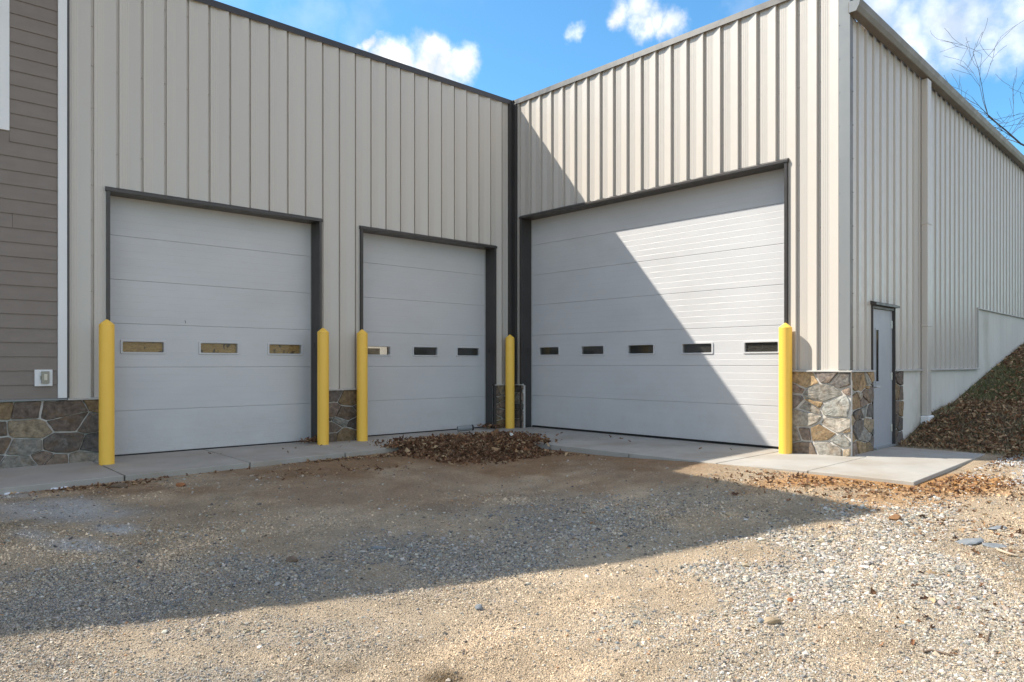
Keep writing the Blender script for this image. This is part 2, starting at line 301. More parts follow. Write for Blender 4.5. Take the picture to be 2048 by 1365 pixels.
def leafproto(n):
    out = []
    for q in range(n):
        v = np.zeros((12, 3)); v[:, :2] = LV*[1, rng.uniform(.7, 1.2)]; a, b, c = rng.uniform(-.3, 1.6), rng.uniform(-.9, 1.0), rng.uniform(-.6, .6)
        v[:, 2] = a*np.abs(v[:, 1])+b*(v[:, 0]**2)+c*v[:, 0]*v[:, 1]; v += rng.normal(0, .025, v.shape); out.append((v, LF))
    return out
LC = np.array([(.20, .095, .045), (.27, .145, .075), (.13, .065, .035), (.34, .21, .115), (.42, .29, .17), (.17, .10, .06)])
def leaf_cols(n, dark=0., lightshare=.2):
    p = np.array([1, 1, .9, .7, lightshare*2.5, .8]); p[[2]] += dark*3; p /= p.sum(); return np.clip(LC[rng.choice(6, n, p=p)]*rng.uniform(.7, 1.25, (n, 1)), .02, .6)
def leaves(name, label, x, y, z, size, tilt, cols):
    n = len(x); s = size*np.exp(rng.normal(0, .28, n)); s3 = np.stack([s, s, s*.7], 1)
    v, t, c = scatter(leafproto(10), np.stack([x, y, z+s*.12], 1), s3, tilt, cols)
    return tag(bulk(name, v, t, c, LEAFM), label, 'leaves', kind='stuff')
# the pile heaped in the inner corner
def slab_z(x, y):
    zA = np.interp(y, [9.2, 10.6], [-.03, -.005]); zB = np.interp(y, [2.8, 4.2, 5.2], [.03, .03, 0]); return np.where(x > 8.4, np.where(y > 9, np.maximum(zA, -.01), zB), zA)
cx, cy = at(985, 880, .05)
def pile_h(x, y):
    u = (x-cx)*.733-(y-cy)*.68; v = (x-cx)*.68+(y-cy)*.733        # u across the heap, v towards the corner
    r = np.hypot(u/np.where(u < 0, 1.34, .76), v/np.where(v < 0, 1.0, 1.25)+np.where(u < 0, -u*.18, 0))+.6*(fbm(x*2+3, y*2, 4)-.5); return .21*sst(1.0, .0, r)*(.55+.9*fbm(x*3, y*3, 3)), r
def pile_top(x, y):
    h, r = pile_h(x, y); d = np.minimum(np.maximum(0, 9.28+.062*(x-1.2)-y), np.maximum(0, 8.42-x)); g_ = gz(x, y); b = np.where(d > 0, g_+(-.03-g_)*sst(.6, 0, d)*sst(1.05, .7, r), slab_z(x, y)); return b+h, r
n = 60000; x = rng.uniform(6.2, 10.02, n); y = rng.uniform(7.6, 10.8, n); zt, r = pile_top(x, y); keep = (rng.random(n) < np.maximum(sst(1.08, .85, r), .16*sst(1.6, .95, r))); x, y, zt = x[keep], y[keep], zt[keep]
base = np.where(open_yard(x, y), gz(x, y), slab_z(x, y)); print('pile', len(x)); z = base+np.maximum(zt-base, .0)*rng.uniform(.82, 1.06, len(x))
v1, t1, c1 = scatter(leafproto(12), np.stack([x, y, z+.01], 1), (.060*np.exp(rng.normal(0, .40, len(x))))[:, None]*np.array([1, 1, 1.]), .85, leaf_cols(len(x), .5, .25))
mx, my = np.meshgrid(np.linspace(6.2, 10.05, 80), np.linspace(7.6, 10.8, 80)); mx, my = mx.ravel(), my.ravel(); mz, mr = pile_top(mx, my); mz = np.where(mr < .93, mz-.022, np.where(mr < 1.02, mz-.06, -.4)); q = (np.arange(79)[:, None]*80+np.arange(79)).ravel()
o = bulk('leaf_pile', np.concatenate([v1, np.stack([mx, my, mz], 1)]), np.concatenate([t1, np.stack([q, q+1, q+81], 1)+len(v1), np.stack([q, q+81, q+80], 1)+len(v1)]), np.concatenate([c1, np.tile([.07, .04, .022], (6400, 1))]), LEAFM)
tag(o, 'heap of dry brown oak leaves blown into the inner corner by the bollard', 'leaves', kind='stuff')
def band(n, pts, spread, z=-.2):             # drift along a survey polyline
    pts = np.array([at(*p, z) for p in pts]); seg = rng.integers(0, len(pts)-1, n); t = rng.random(n)[:, None]; p = pts[seg]*(1-t)+pts[seg+1]*t
    return p[:, 0]+rng.normal(0, spread, n), p[:, 1]+rng.normal(0, spread, n)
xs = []; ys = []
for n, pts, sp in ((420, [(0, 985), (150, 975), (300, 962)], .12), (700, [(300, 956), (520, 931), (800, 910)], .08), (120, [(560, 950), (800, 930)], .25), (650, [(1090, 905), (1300, 915), (1460, 930)], .12),
                   (1500, [(1430, 930), (1600, 945), (1830, 972)], .17), (1700, [(1830, 972), (1960, 930), (2080, 925)], .24), (1300, [(1500, 962), (1800, 990), (2048, 985)], .34), (160, [(1880, 1040), (2048, 1060)], .35), (60, [(1900, 1180), (2040, 1190)], .35)):
    a, b = band(n, pts, sp, -.1); xs.append(a); ys.append(b)
x = np.concatenate(xs); y = np.concatenate(ys); k = open_yard(x, y) & ~((x > 8.3) & (x < 11.75) & (y > 2.72)); x, y = x[k], y[k]
leaves('leaf_drift', 'thin drift of dry oak leaves along the edge of the concrete apron', x, y, gz(x, y), .05, .55, leaf_cols(len(x), .1, 1.1))
n = 60; a, b = band(n, [(640, 868), (700, 862)], .05, 0.); a2, b2 = band(130, [(960, 856), (1000, 852)], .1, 0.)
x = np.concatenate([rng.normal(5.62, .09, 90), rng.normal(9.5, .12, 130), rng.uniform(3, 8, 14), rng.uniform(8.7, 9.9, 14)]); y = np.concatenate([rng.normal(10.86, .07, 90), rng.normal(10.85, .1, 130), rng.uniform(9.6, 10.7, 14), rng.uniform(5.5, 9.5, 14)])
y = np.minimum(y, np.where((x > 5.8) & (x < 6.5), 10.75, 11.08)); leaves('stray_leaves', 'small clumps of dark leaves caught at the foot of the bay doors', x, y, slab_z(x, y)+.02+rng.random(len(x))*.05, .06, .6, leaf_cols(len(x), .6, .05))
n = 36000; x = 11.7+rng.random(n)**1.15*13; y = rng.uniform(-5, 4.9, n); wy = YC+np.tan(AC)*(x-XB)-.06; k = (y < wy) & (rng.random(n) < grass_mask(x, y)*(.08+1.3*sst(.38, .62, fbm(x*.9, y*.9, 4)))); x, y = x[k], y[k]
leaves('bank_leaves', 'dead leaves lying over the grassy bank beside the side wall', x, y, gz(x, y)+.03, .068, .7, leaf_cols(len(x), .2, .9))
def make_grass():
    n = 125000; x = 11.6+rng.random(n)**1.2*12.5; y = rng.uniform(-5, 4.9, n); wy = YC+np.tan(AC)*(x-XB)-.02; k = (y < wy) & (rng.random(n) < grass_mask(x, y)*(.3+.9*fbm(x*1.4, y*1.4, 3))); x, y = x[k], y[k]; n = len(x)
    a = rng.uniform(0, 2*np.pi, n); hgt = rng.uniform(.02, .08, n); lean = rng.uniform(.3, 1.5, n)*hgt; w = rng.uniform(.0025, .005, n)*1.5; z = gz(x, y)-.005
    d = np.stack([np.cos(a), np.sin(a), 0*a], 1); s = np.stack([-np.sin(a), np.cos(a), 0*a], 1)*w[:, None]; p = np.stack([x, y, z], 1); up = np.array([0, 0, 1.])
    m = p+d*(lean*.4)[:, None]+up*(hgt*.65)[:, None]; t = p+d*lean[:, None]+up*hgt[:, None]
    V = np.stack([p-s, p+s, m+s*.7, m-s*.7, t], 1).reshape(-1, 3); b = np.arange(n)[:, None]*5; T = np.concatenate([b+np.array([0, 1, 2]), b+np.array([0, 2, 3]), b+np.array([3, 2, 4])])
    gr = sst(.42, .6, fbm(x*.55+30, y*.55, 4))*rng.random(n); c = np.array([.30, .235, .14])*(1-gr)[:, None]+np.array([.15, .19, .06])*gr[:, None]; c = c*rng.uniform(.6, 1.3, (n, 1))
    tag(bulk('grass', V, T, np.repeat(c, 5, 0), GRASSM), 'short dormant grass growing on the bank beside the side wall', 'grass', kind='stuff')
make_grass()
# ------------------------------------------------------------------ concrete
def slab(name, poly, thick, joints, label):          # poly: (x,y,z) top outline; joints: pairs of points cut as dark grooves
    mb = MB(); n = len(poly); mb.add([p for p in poly]+[(p[0], p[1], p[2]-thick) for p in poly], [tuple(range(n)), tuple(range(2*n-1, n-1, -1))]+[(i, n+i, n+(i+1) % n, (i+1) % n) for i in range(n)])
    o = mb.build(name, CONC, None, bevel=.008); tag(o, label, 'concrete slab', kind='structure')
    return o
GROOVE = mottled('joint_dirt', (.10, .09, .08), .95, .2, 10)
xs = [-8, -.1, 1.22, 2.47, 4.02, 5.5, 7.0, 8.5]
def ye(x): return 9.29+.062*(x-1.2)
mb = MB(); G_ = .009
for a, b in zip(xs[:-1], xs[1:]):                    # panels of the bay apron, separated by real gaps
    P = [(a+G_, ye(a), -.035), (b-G_, ye(b), -.035), (b-G_, YAD+.3, 0.), (a+G_, YAD+.3, 0.)]
    mb.add(P+[(p[0], p[1], p[2]-.16) for p in P], [(0, 1, 2, 3), (0, 4, 5, 1), (1, 5, 6, 2), (2, 6, 7, 3), (3, 7, 4, 0)])
yb = [9.75, 8.2, 6.6, 5.15, 3.93]; zt = lambda y: float(np.interp(y, [4.2, 5.2], [.028, -.004])); xe = lambda y: 8.44
P = [(8.5+G_, 9.77, -.02), (XBD+.3, 9.77, -.004), (XBD+.3, YAD+.3, -.004), (8.5+G_, YAD+.3, -.004)]
mb.add(P+[(p[0], p[1], p[2]-.16) for p in P], [(0, 1, 2, 3), (0, 4, 5, 1), (1, 5, 6, 2), (2, 6, 7, 3), (3, 7, 4, 0)])
for a, b in zip(yb[:-1], yb[1:]):
    P = [(xe(b), b+G_, zt(b)-.02), (XBD+.3, b+G_, zt(b)), (XBD+.3, a-G_, zt(a)), (xe(a), a-G_, zt(a)-.02)]
    mb.add(P+[(p[0], p[1], p[2]-.16) for p in P], [(0, 1, 2, 3), (0, 4, 5, 1), (1, 5, 6, 2), (2, 6, 7, 3), (3, 7, 4, 0)])
tag(mb.build('concrete_apron', CONC, bevel=.008), 'narrow concrete apron with cut joints running along the foot of the bays', 'concrete slab', kind='structure')
mb = MB(); P = [(8.43, 2.765, .018), (11.68, 2.92, .03), (11.66, 4.6, .03), (10.2, 4.6, .03), (10.2, 3.93-G_, .028), (8.43, 3.93-G_, .012)]
mb.add(P+[(p[0], p[1], p[2]-.16) for p in P], [(0, 1, 2, 3, 4, 5)]+[(i, 6+i, 6+(i+1) % 6, (i+1) % 6) for i in range(6)])
tag(mb.build('landing_slab', CONC, bevel=.008), 'square concrete landing in front of the grey side door', 'concrete slab', kind='structure')
# ------------------------------------------------------------------ warehouse
WH = tag(empty('metal_warehouse', (9.9, 10.6, 0)), 'tall beige ribbed metal warehouse with three white roll-up bay doors', 'building')
def W(o): o.parent = WH; o.matrix_parent_inverse = WH.matrix_world.inverted(); o.location = (-9.9, -10.6, 0); return o
MOD = .305
PROF = [(0, .033), (.005, -.028), (.045, -.028), (.049, 0), (.080, 0), (.082, -.002), (.087, -.002), (.089, 0), (.110, 0), (.112, -.002), (.117, -.002), (.119, 0), (.140, 0), (.142, -.002), (.147, -.002), (.149, 0), (.168, 0), (.305, .033)]
def clad(mb, fr, s0, s1, z0, z1, org, grow=1):
    k0 = math.floor((s0-org)/MOD); pts = []
    for k in range(k0, k0+int((s1-s0)/MOD)+3):
        for s, o in PROF[:-1]: pts.append((org+k*MOD+s, o))
    def ev(s):
        q = (s-org) % MOD
        for (a, b), (c, d) in zip(PROF[:-1], PROF[1:]):
            if a <= q <= c: return b+(d-b)*(q-a)/max(c-a, 1e-9)
    L = [(s0, ev(s0))]+[p for p in pts if s0+1e-4 < p[0] < s1-1e-4]+[(s1, ev(s1))]
    for (a, b), (c, d) in zip(L[:-1], L[1:]): mb.quad(fr, a, c, b, d, z0, z1)
def screws(mb, fr, org, s0, s1, rows, skip):
    k = 0; s = org+.030
    while s < s1:
        if s > s0:
            zz = rows if k % 3 else sorted(set(rows+[(a+b)/2 for a, b in zip(rows[:-1], rows[1:])]))
            for z in zz:
                if any(a < s < b and c < z < d for a, b, c, d in skip): continue
                cen = [fr(s+.009*math.cos(t), -.028, z+.009*math.sin(t)) for t in [i*math.pi/3 for i in range(6)]]; top = [fr(s+.007*math.cos(t), -.010, z+.007*math.sin(t)) for t in [i*math.pi/3 for i in range(6)]]
                mb.add(cen+top, [tuple(range(6, 12))]+[(i, (i+1) % 6, 6+(i+1) % 6, 6+i) for i in range(6)])
        s += MOD; k += 1
TOP = 6.58
D1 = (2.675, 5.752, 3.60); D2 = (6.570, 9.570, 3.58); D3 = (-10.565, -5.035, 4.20)
ROWS = [.93, 2.25, 3.2, 4.13, 5.25, 6.3]
mb = MB(); oA = 2.445
for a, b, z0 in ((2.2, D1[0]-.03, .82), (D1[0]-.03, D1[1]+.03, D1[2]+.04), (D1[1]+.03, D2[0]-.03, .855), (D2[0]-.03, D2[1]+.03, D2[2]+.04), (D2[1]+.03, 10.06, .865)): clad(mb, fA, a, b, z0, TOP, oA)
screws(mb, fA, oA, 2.2, 10, ROWS, [(D1[0]-.06, D1[1]+.06, 0, 3.75), (D2[0]-.06, D2[1]+.06, 0, 3.75)])
W(mb.build('wall', CLAD, fix=False))['label'] = 'shaded ribbed metal wall with two bays'
mb = MB(); oB = -10.665
for a, b, z0 in ((-10.83, D3[0]-.03, .865), (D3[0]-.03, D3[1]+.03, D3[2]+.05), (D3[1]+.03, -4.235, 1.185)): clad(mb, fB, a, b, z0, TOP, oB)
screws(mb, fB, oB, -10.8, -4.3, ROWS, [(D3[0]-.06, D3[1]+.06, 0, 4.35)])
W(mb.build('wall', CLAD, fix=False))['label'] = 'sunlit ribbed metal wall with the widest bay'
ED = (.885, 1.80, 2.135); ULEN = 26.
fCm = lambda s, o, z: fC(-s, o*.5, z)
mb = MB(); oC = .03; EAVE = 6.06
for a, b, z0, z1 in ((.05, ED[0]-.02, 1.185, EAVE), (ED[0]-.02, ED[1]+.02, ED[2]+.03, EAVE), (ED[1]+.02, 6.816, 1.185, EAVE), (6.816, ULEN, 2.40, EAVE)): clad(mb, fCm, -b, -a, z0, z1, -oC)
screws(mb, fC, oC, .1, 14, ROWS, [(ED[0]-.06, ED[1]+.06, 0, 2.25), (6.8, 99, 0, 2.45)])
o = W(mb.build('wall', CLAD, fix=False)); o.data.flip_normals(); o['label'] = 'ribbed metal side wall in shade'
# roof, back walls (they carry the shade)
mb = MB(); mb.box(fW, 2.1, XB+.6, -22, -(YA+.06), 6.30, 6.40)
mb.prism(lambda s, o, z: fC(s, -o, z), [(.0, 6.02), (.0, 6.14), (7.0, 6.40), (14, 6.40), (14, 6.02)], .62, ULEN)
mb.box(lambda s, o, z: fC(s, -o, z), ULEN-.1, ULEN, .05, 14, -.2, 6.05); mb.box(fW, 2.1, XB+26, -22.2, -22., -.2, 6.3); mb.box(lambda s, o, z: fC(s, -o, z), .7, ULEN, 13.9, 14, -.2, 6.05); mb.box(fW, 2.1, 2.2, -22, -(YA+.1), -.2, 6.35)
W(mb.build('roof', GALV))
# parapet copings
mb = MB(); cop = [(-.12, TOP+.06), (.036, TOP+.06), (.046, TOP-.04), (.036, TOP-.04), (.034, TOP+.0), (-.12, TOP+.0)]
mb.prism(fA, cop, 2.16, XB-.045); W(mb.build('coping', BRONZE))
mb = MB(); s = -10.815
while s < -4.15:
    e = min(s+3.05, -4.115); mb.prism(fB, cop, s+.002, e-.002); s += 3.05
W(mb.build('coping', BRONZE))
mb = MB(); mb.box(fB, -4.3, -4.125, -.20, -.125, 6.05, TOP+.055); mb.box(fC, .10, .2, -.1, -.0, 6.1, TOP+.05); W(mb.build('parapet_return', BRONZE))
# corner trims
mb = MB(); mb.box(fA, 9.955, 10.028, .0, .075, .87, TOP-.035); mb.box(fB, -10.79, -10.70, .0, .07, .87, TOP-.035); mb.box(fA, 10.030, XB+.08, -.08, .0725, .87, TOP+.055); W(mb.build('inner_corner_trim', BRONZE, bevel=.004))
mb = MB(); mb.box(fB, -4.255, -4.138+.038, .0, .040, 1.195, TOP-.02)
for z in np.arange(1.32, 6.5, .46): mb.tube([fB(-4.243, .040, z), fB(-4.243, .047, z)], [.008, .006], 6)
W(mb.build('corner_trim', GALV, bevel=.004))
mb = MB(); mb.box(fC, -.036, .062, .0, .038, 1.195, EAVE+.02)
for z in np.arange(1.32, 6., .46): mb.tube([fC(.052, .038, z), fC(.052, .046, z)], [.008, .006], 6)
W(mb.build('corner_trim', GUTM, bevel=.004))
# base caps over the stone
mb = MB(); capP = lambda z: [(0, z), (.062, z-.012), (.062, z-.028), (0, z-.028)]
for fr_, z_, a_, b_2 in ((fA, .835, 2.176, D1[0]-.005), (fA, .868, D1[1]+.045, D2[0]-.048), (fA, .878, D2[1]+.0, XB-.065), (fB, .878, -10.80, D3[0]+.03), (fB, 1.195, D3[1]+.005, -4.075), (fC, 1.195, -.062, ED[0]-.005), (fC, 1.195, ED[1]+.004, 3.10), (fC, 1.195, 3.42, 6.816)):
    mb = MB(); mb.prism(fr_, capP(z_), a_, b_2); W(mb.build('stone_cap', CAPM))
mb = MB(); mb.prism(fC, [(0, 2.42), (.045, 2.41), (.045, 2.395), (0, 2.395)], 6.83, ULEN); mb.box(fC, 6.80, 6.83, 0, .04, 1.2, 2.42); W(mb.build('base_trim', CAPM))
# foundation
mb = MB(); mb.box(fC, 2.17, 6.80, -.2, .004, -.3, 1.165); mb.box(fC, 6.80, ULEN, -.2, .004, -.3, 2.394)
for u in np.arange(2.75, ULEN, .61):
    mb.box(fC, u-.003, u+.003, .004, .0055, -.2, 1.16 if u < 6.8 else 2.38)
W(mb.build('foundation', FOUND))
# ---- field stone
PAL = np.array([(.155, .118, .090), (.185, .172, .150), (.215, .150, .085), (.225, .18, .125), (.178, .175, .158), (.085, .078, .072), (.125, .105, .092), (.25, .225, .19), (.17, .13, .105)])
def clip(poly, a, b, c):                     # keep a*x+b*y<=c
    out = []
    for i in range(len(poly)):
        p, q = poly[i], poly[(i+1) % len(poly)]; dp = a*p[0]+b*p[1]-c; dq = a*q[0]+b*q[1]-c
        if dp <= 0: out.append(p)
        if dp*dq < 0: t = dp/(dp-dq); out.append((p[0]+t*(q[0]-p[0]), p[1]+t*(q[1]-p[1])))
    return out
def stonework(fr, s0, s1, z0, z1, seed, cw=.36, ch=.215, pal=None, weights=None, o0=.010, bright=1., gap=.0068):
    rr = random.Random(seed); mort = MB(); mort.box(fr, s0, s1, -.035, o0, z0, z1); st = MB(); seeds = []; asp = .55
    rows = max(1, round((z1-z0)/ch)); 
    for r in range(rows):
        zz = z0+(r+.5)*(z1-z0)/rows; s = s0-rr.random()*cw*.6; 
        while s < s1+cw*.3:
            wd = cw*rr.choice([.4, .55, .75, 1, 1.25, 1.6]); seeds.append((s+wd/2, zz+rr.uniform(-.38, .38)*ch, rr.uniform(-.010, .012)*(ch/.2)**2)); s += wd
            if rr.random() < .14: seeds.append((s, zz+ch*.4, -.006))
    for i, (a, b, wa) in enumerate(seeds):
        poly = [(s0+.004, z0+.004), (s1-.004, z0+.004), (s1-.004, z1-.004), (s0+.004, z1-.004)]
        for j, (c, d, wc) in enumerate(seeds):
            if i == j or abs(c-a) > 1.2: continue
            nx, ny = (c-a)*asp*asp, (d-b); L = math.hypot(nx, ny)
            if L < 1e-6: continue
            nx, ny = nx/L, ny/L; poly = clip(poly, nx, ny, nx*(a+c)/2+ny*(b+d)/2+(wa-wc)/(2*L)*asp-gap*(.5+1.1*rr.random()))
            if len(poly) < 3: break
        if len(poly) < 3: continue
        ar = .5*abs(sum(poly[k][0]*poly[(k+1) % len(poly)][1]-poly[(k+1) % len(poly)][0]*poly[k][1] for k in range(len(poly))))
        if ar < .0018: continue
        if 1:                                 # knock the corners off, roughen the edge
            q = []
            for k in range(len(poly)):
                p0, p1 = poly[k], poly[(k+1) % len(poly)]; L = math.hypot(p1[0]-p0[0], p1[1]-p0[1]); e = min(.2, .009/max(L, .01))
                m = max(1, int(L/.06))
                for h in range(m+1):
                    t = e+(1-2*e)*h/m; jx = rr.uniform(-1, 1)*.006*(0 < h < m); q.append((p0[0]+t*(p1[0]-p0[0])+jx, p0[1]+t*(p1[1]-p0[1])+jx))
            poly = q
        cx = sum(p[0] for p in poly)/len(poly); cz = sum(p[1] for p in poly)/len(poly); n = len(poly); rad = math.sqrt(ar/math.pi); tx, tz = rr.uniform(-.06, .06), rr.uniform(-.06, .06); hh = rr.uniform(.014, .036)
        col = np.array(rr.choices(list(PAL), weights or [1.2, 1, .45, .7, .5, .9, 1, .4, .9])[0])*rr.uniform(.75, 1.25)*bright; st.col = (*np.clip(col, .02, .6), 1)
        vs = [fr(p[0], o0-.004, p[1]) for p in poly]
        for ins, hgt in ((.003, hh*.85), (.014, hh), (rad*.45, hh*1.03)):
            k = max(.12, 1-ins/rad*.9); vs += [fr(cx+(p[0]-cx)*k, o0+hgt+tx*(p[0]-cx)*k+tz*(p[1]-cz)*k+rr.uniform(-.0035, .0035), cz+(p[1]-cz)*k) for p in poly]
        vs.append(fr(cx, o0+hh*1.05+rr.uniform(-.004, .004), cz)); fs = []
        for ring in range(3):
            for k in range(n): k2 = (k+1) % n; fs.append((ring*n+k, ring*n+k2, (ring+1)*n+k2, (ring+1)*n+k))
        fs += [(3*n+k, 3*n+(k+1) % n, 4*n) for k in range(n)]; st.add(vs, fs)
    v = W(mort.build('stone_veneer', MORTAR)); s = st.build('field_stone', STONE, v, attr=True, fix=False); return v, s
DK = [1.6, .8, .5, .8, .4, .9, 1.2, .25, 1.6]
stonework(fA, D1[1]+.045, D2[0]-.05, -.05, .84, 12, .27, .2, weights=DK)
stonework(fA, D2[1]+.0, XB-.03, -.05, .85, 13, .22, .17, weights=DK)
stonework(fB, -10.84, D3[0]+.035, -.05, .85, 14, .22, .17, weights=DK)
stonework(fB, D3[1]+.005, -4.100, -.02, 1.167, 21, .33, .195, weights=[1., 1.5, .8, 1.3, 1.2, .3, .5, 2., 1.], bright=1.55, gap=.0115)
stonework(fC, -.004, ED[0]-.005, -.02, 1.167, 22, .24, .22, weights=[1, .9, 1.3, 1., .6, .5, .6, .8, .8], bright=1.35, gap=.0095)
stonework(fC, ED[1]+.006, 2.17, -.02, 1.167, 23, .24, .23, weights=DK)
# ---- overhead doors
def rrect(s0, s1, z0, z1, r, n=5):
    out = []
    for cx, cz, a0 in ((s1-r, z1-r, 0), (s0+r, z1-r, 90), (s0+r, z0+r, 180), (s1-r, z0+r, 270)):
        for k in range(n+1): t = R(a0+90*k/n); out.append((cx+r*math.cos(t), cz+r*math.sin(t)))
    return out
def overhead(fr0, depth, s0, s1, nsec, wins, label, fills, zoff=0):
    fr = lambda s, o, z: fr0(s, o-depth, z); mb = MB(); H = .61; wz = (1.445+zoff, 1.590+zoff)
    cuts = [(a+.033, b-.033) for a, b in wins]
    zo = []                                  # (z, out) profile up the door
    for k in range(nsec):
        b = k*H+.012+zoff; zo += [(b, -.010), (b+.004, -.001), (b+.008, 0)]
        for j in range(1, 6): z = b+j*.1; zo += [(z-.0035, 0), (z, -.0016), (z+.0035, 0)]
        zo += [(b+H-.010, 0), (b+H-.005, -.001), (b+H-.001, -.010)]
    zo = [q for q in zo if not (wz[0]-.006 < q[0] < wz[1]+.006)]; zo += [(wz[0], 0), (wz[1], 0)]; zo.sort()
    for (za, oa), (zb, ob) in zip(zo[:-1], zo[1:]):
        iv = [(s0, s1)]
        if za >= wz[0]-1e-6 and zb <= wz[1]+1e-6:
            e = [s0]+[q for c in cuts for q in c]+[s1]; iv = list(zip(e[::2], e[1::2]))
        for a, b in iv: mb.add([fr(a, oa, za), fr(b, oa, za), fr(b, ob, zb), fr(a, ob, zb)], [(0, 1, 2, 3)])
    d = W(mb.build('overhead_door', DOORM, fix=False)); d['label'] = label
    sl = MB(); sl.box(fr, s0, s1, -.045, -.004, -.004+zoff, .012+zoff); sl.build('bottom_seal', BLACK, d)
    for (a, b), fill in zip(wins, fills):
        fm = MB(); O = rrect(a, b, wz[0]-.026, wz[1]+.026, .022); I = rrect(a+.036, b-.036, wz[0]+.003, wz[1]-.003, .018); n = len(O)
        vs = [fr(p[0], .001, p[1]) for p in O]+[fr(p[0], .013, p[1]) for p in [(a+(q[0]-a)*1, q[1]) for q in rrect(a+.004, b-.004, wz[0]-.022, wz[1]+.022, .020)]]+[fr(p[0], .013, p[1]) for p in rrect(a+.030, b-.030, wz[0]-.003, wz[1]+.003, .020)]+[fr(p[0], -.05, p[1]) for p in I]
        fm.add(vs, [(r*n+k, r*n+(k+1) % n, (r+1)*n+(k+1) % n, (r+1)*n+k) for r in range(3) for k in range(n)]); fm.build('window_frame', DOORM, d)
        pn = MB(); pn.add([fr(p[0], -.018, p[1]) for p in rrect(a+.034, b-.034, wz[0]+.001, wz[1]-.001, .018)], [tuple(range(n))]); pn.build('window_pane', CLEAR if fill else GLASS, d, fix=False)
        if fill: 
            bd = MB(); dp = fill[1]; bd.box(fr, a-.06, b+.06, -dp-.02, -dp, wz[0]-.06, wz[1]+.06); bd.build(fill[2], fill[0], d)
        if fill and len(fill) > 3:
            bd = MB(); bd.box(fr, a+.2, a+.47, -dp+.03, -dp+.06, wz[0]-.03, wz[0]+.115); bd.build('interior_box', TANROCK, d)
    return d
wd1 = overhead(fA, .26, D1[0]-.03, D1[1]+.03, 6, [(2.873, 3.478), (3.937, 4.556), (5.003, 5.618)], 'first bay door, its windows backed with brown wood', [(WOODM, .052, 'wood_board')]*3)
sm = MB(); sm.tube([fA(3.742, -.257, 1.925), fA(3.748, -.257, 1.90), fA(3.752, -.257, 1.875)], [.002, .004, .002], 5); sm.build('scuff', BLACK, wd1)
overhead(fA, .26, D2[0]-.03, D2[1]+.03, 6, [(6.74, 7.341), (7.795, 8.403), (8.828, 9.442)], 'middle and narrowest-looking bay door in shade', [(LITM, .24, 'lit_wall', 1), None, None])
overhead(fB, .26, D3[0]-.03, D3[1]+.03, 7, [(-10.381, -9.785), (-9.249, -8.646), (-8.137, -7.528), (-6.999, -6.382), (-5.86, -5.25)], 'widest and tallest bay door, half in sunlight', [None]*5, .018)
def digit(txt, fr, s_o, z, nrm, parent):
    cu = bpy.data.curves.new('numeral', 'FONT'); cu.body = txt; cu.size = .115; cu.extrude = .002; cu.align_x = 'CENTER'; cu.align_y = 'CENTER'
    t = bpy.data.objects.new('tmp', cu); me = bpy.data.meshes.new_from_object(t); bpy.data.objects.remove(t); me.materials.append(BLACK)
    o = bpy.data.objects.new('numeral', me); COL.objects.link(o); o.parent = parent; return o
def frame(fr, s0, s1, zt, depth, label, left=True, right=True):
    mb = MB(); fp = .048; w = .042
    mb.box(fr, s0-w, s0, -.02, fp, -.01, zt); mb.box(fr, s1, s1+w, -.02, fp, -.01, zt)                       # face legs
    mb.box(fr, s0-.006, s0, -depth+.004, -.022, -.01, zt); mb.box(fr, s1, s1+.006, -depth+.004, -.022, -.01, zt)     # jambs
    mb.prism(fr, [(-depth+.004, zt), (fp+.012, zt), (fp+.012, zt+.035), (fp-.02, zt+.06), (-.03, zt+.064), (-depth+.004, zt+.064)], s0-w-.012, s1+w+.012)
    o = W(mb.build('door_frame', BRONZE, bevel=.002)); o['label'] = label; return o
f1 = frame(fA, *D1[:2], D1[2], .255, 'dark bronze frame of the bay numbered 1'); f2 = frame(fA, *D2[:2], D2[2], .255, 'dark bronze frame of the bay numbered 2'); f3 = frame(fB, *D3[:2], D3[2], .255, 'dark bronze frame of the bay numbered 3')
for fobj, txt, p, ry in ((f1, '1', (D1[1]-.001, YA+.13, 1.58), -90), (f2, '2', (D2[1]-.001, YA+.13, 1.55), -90), (f3, '3', (XB+.13, 10.565-.001, 1.56), 0)):
    o = digit(txt, None, None, None, None, fobj); o.location = p; o.rotation_euler = (R(90), 0, R(ry))
# weather strips
mb = MB()
for fr_, a_, b_2, zt_, fo_ in ((fA, D1[1]-.012, D1[1]-.001, D1[2], f1), (fA, D2[1]-.012, D2[1]-.001, D2[2], f2), (fB, D3[0]+.001, D3[0]+.012, D3[2], f3)):
    mb = MB(); mb.box(fr_, a_, b_2, -.253, -.238, 0, zt_); mb.build('weather_strip', CAPM, fo_)
# ---- side entry door
mb = MB(); mb.box(fC, ED[0], ED[1], -.06, -.012, .05, ED[2]-.045); ed = W(mb.build('entry_door', EDOOR, bevel=.003)); ed['label'] = 'grey steel side door with a slim window'
mb = MB(); mb.box(fC, ED[0]-.022, ED[0]-.001, -.11, .026, .03, ED[2]); mb.box(fC, ED[1]+.001, ED[1]+.03, -.11, .03, .03, ED[2]); mb.box(fC, ED[0]-.001, ED[1]+.001, -.11, .02, ED[2]-.044, ED[2]-.002)
dfm = W(mb.build('door_frame', BRONZE, bevel=.002)); mb = MB(); mb.prism(fC, [(0, ED[2]), (.085, ED[2]), (.085, ED[2]+.03), (0, ED[2]+.06)], ED[0]-.06, ED[1]+.06); mb.build('drip_cap', BRONZE, dfm)
mb = MB(); mb.box(fC, ED[0]+.036, ED[1]-.036, -.14, .055, .031, .052); mb.build('threshold', GALV, dfm)
mb = MB(); a, b, z0, z1 = ED[0]+.19, ED[0]+.30, 1.02, 1.78
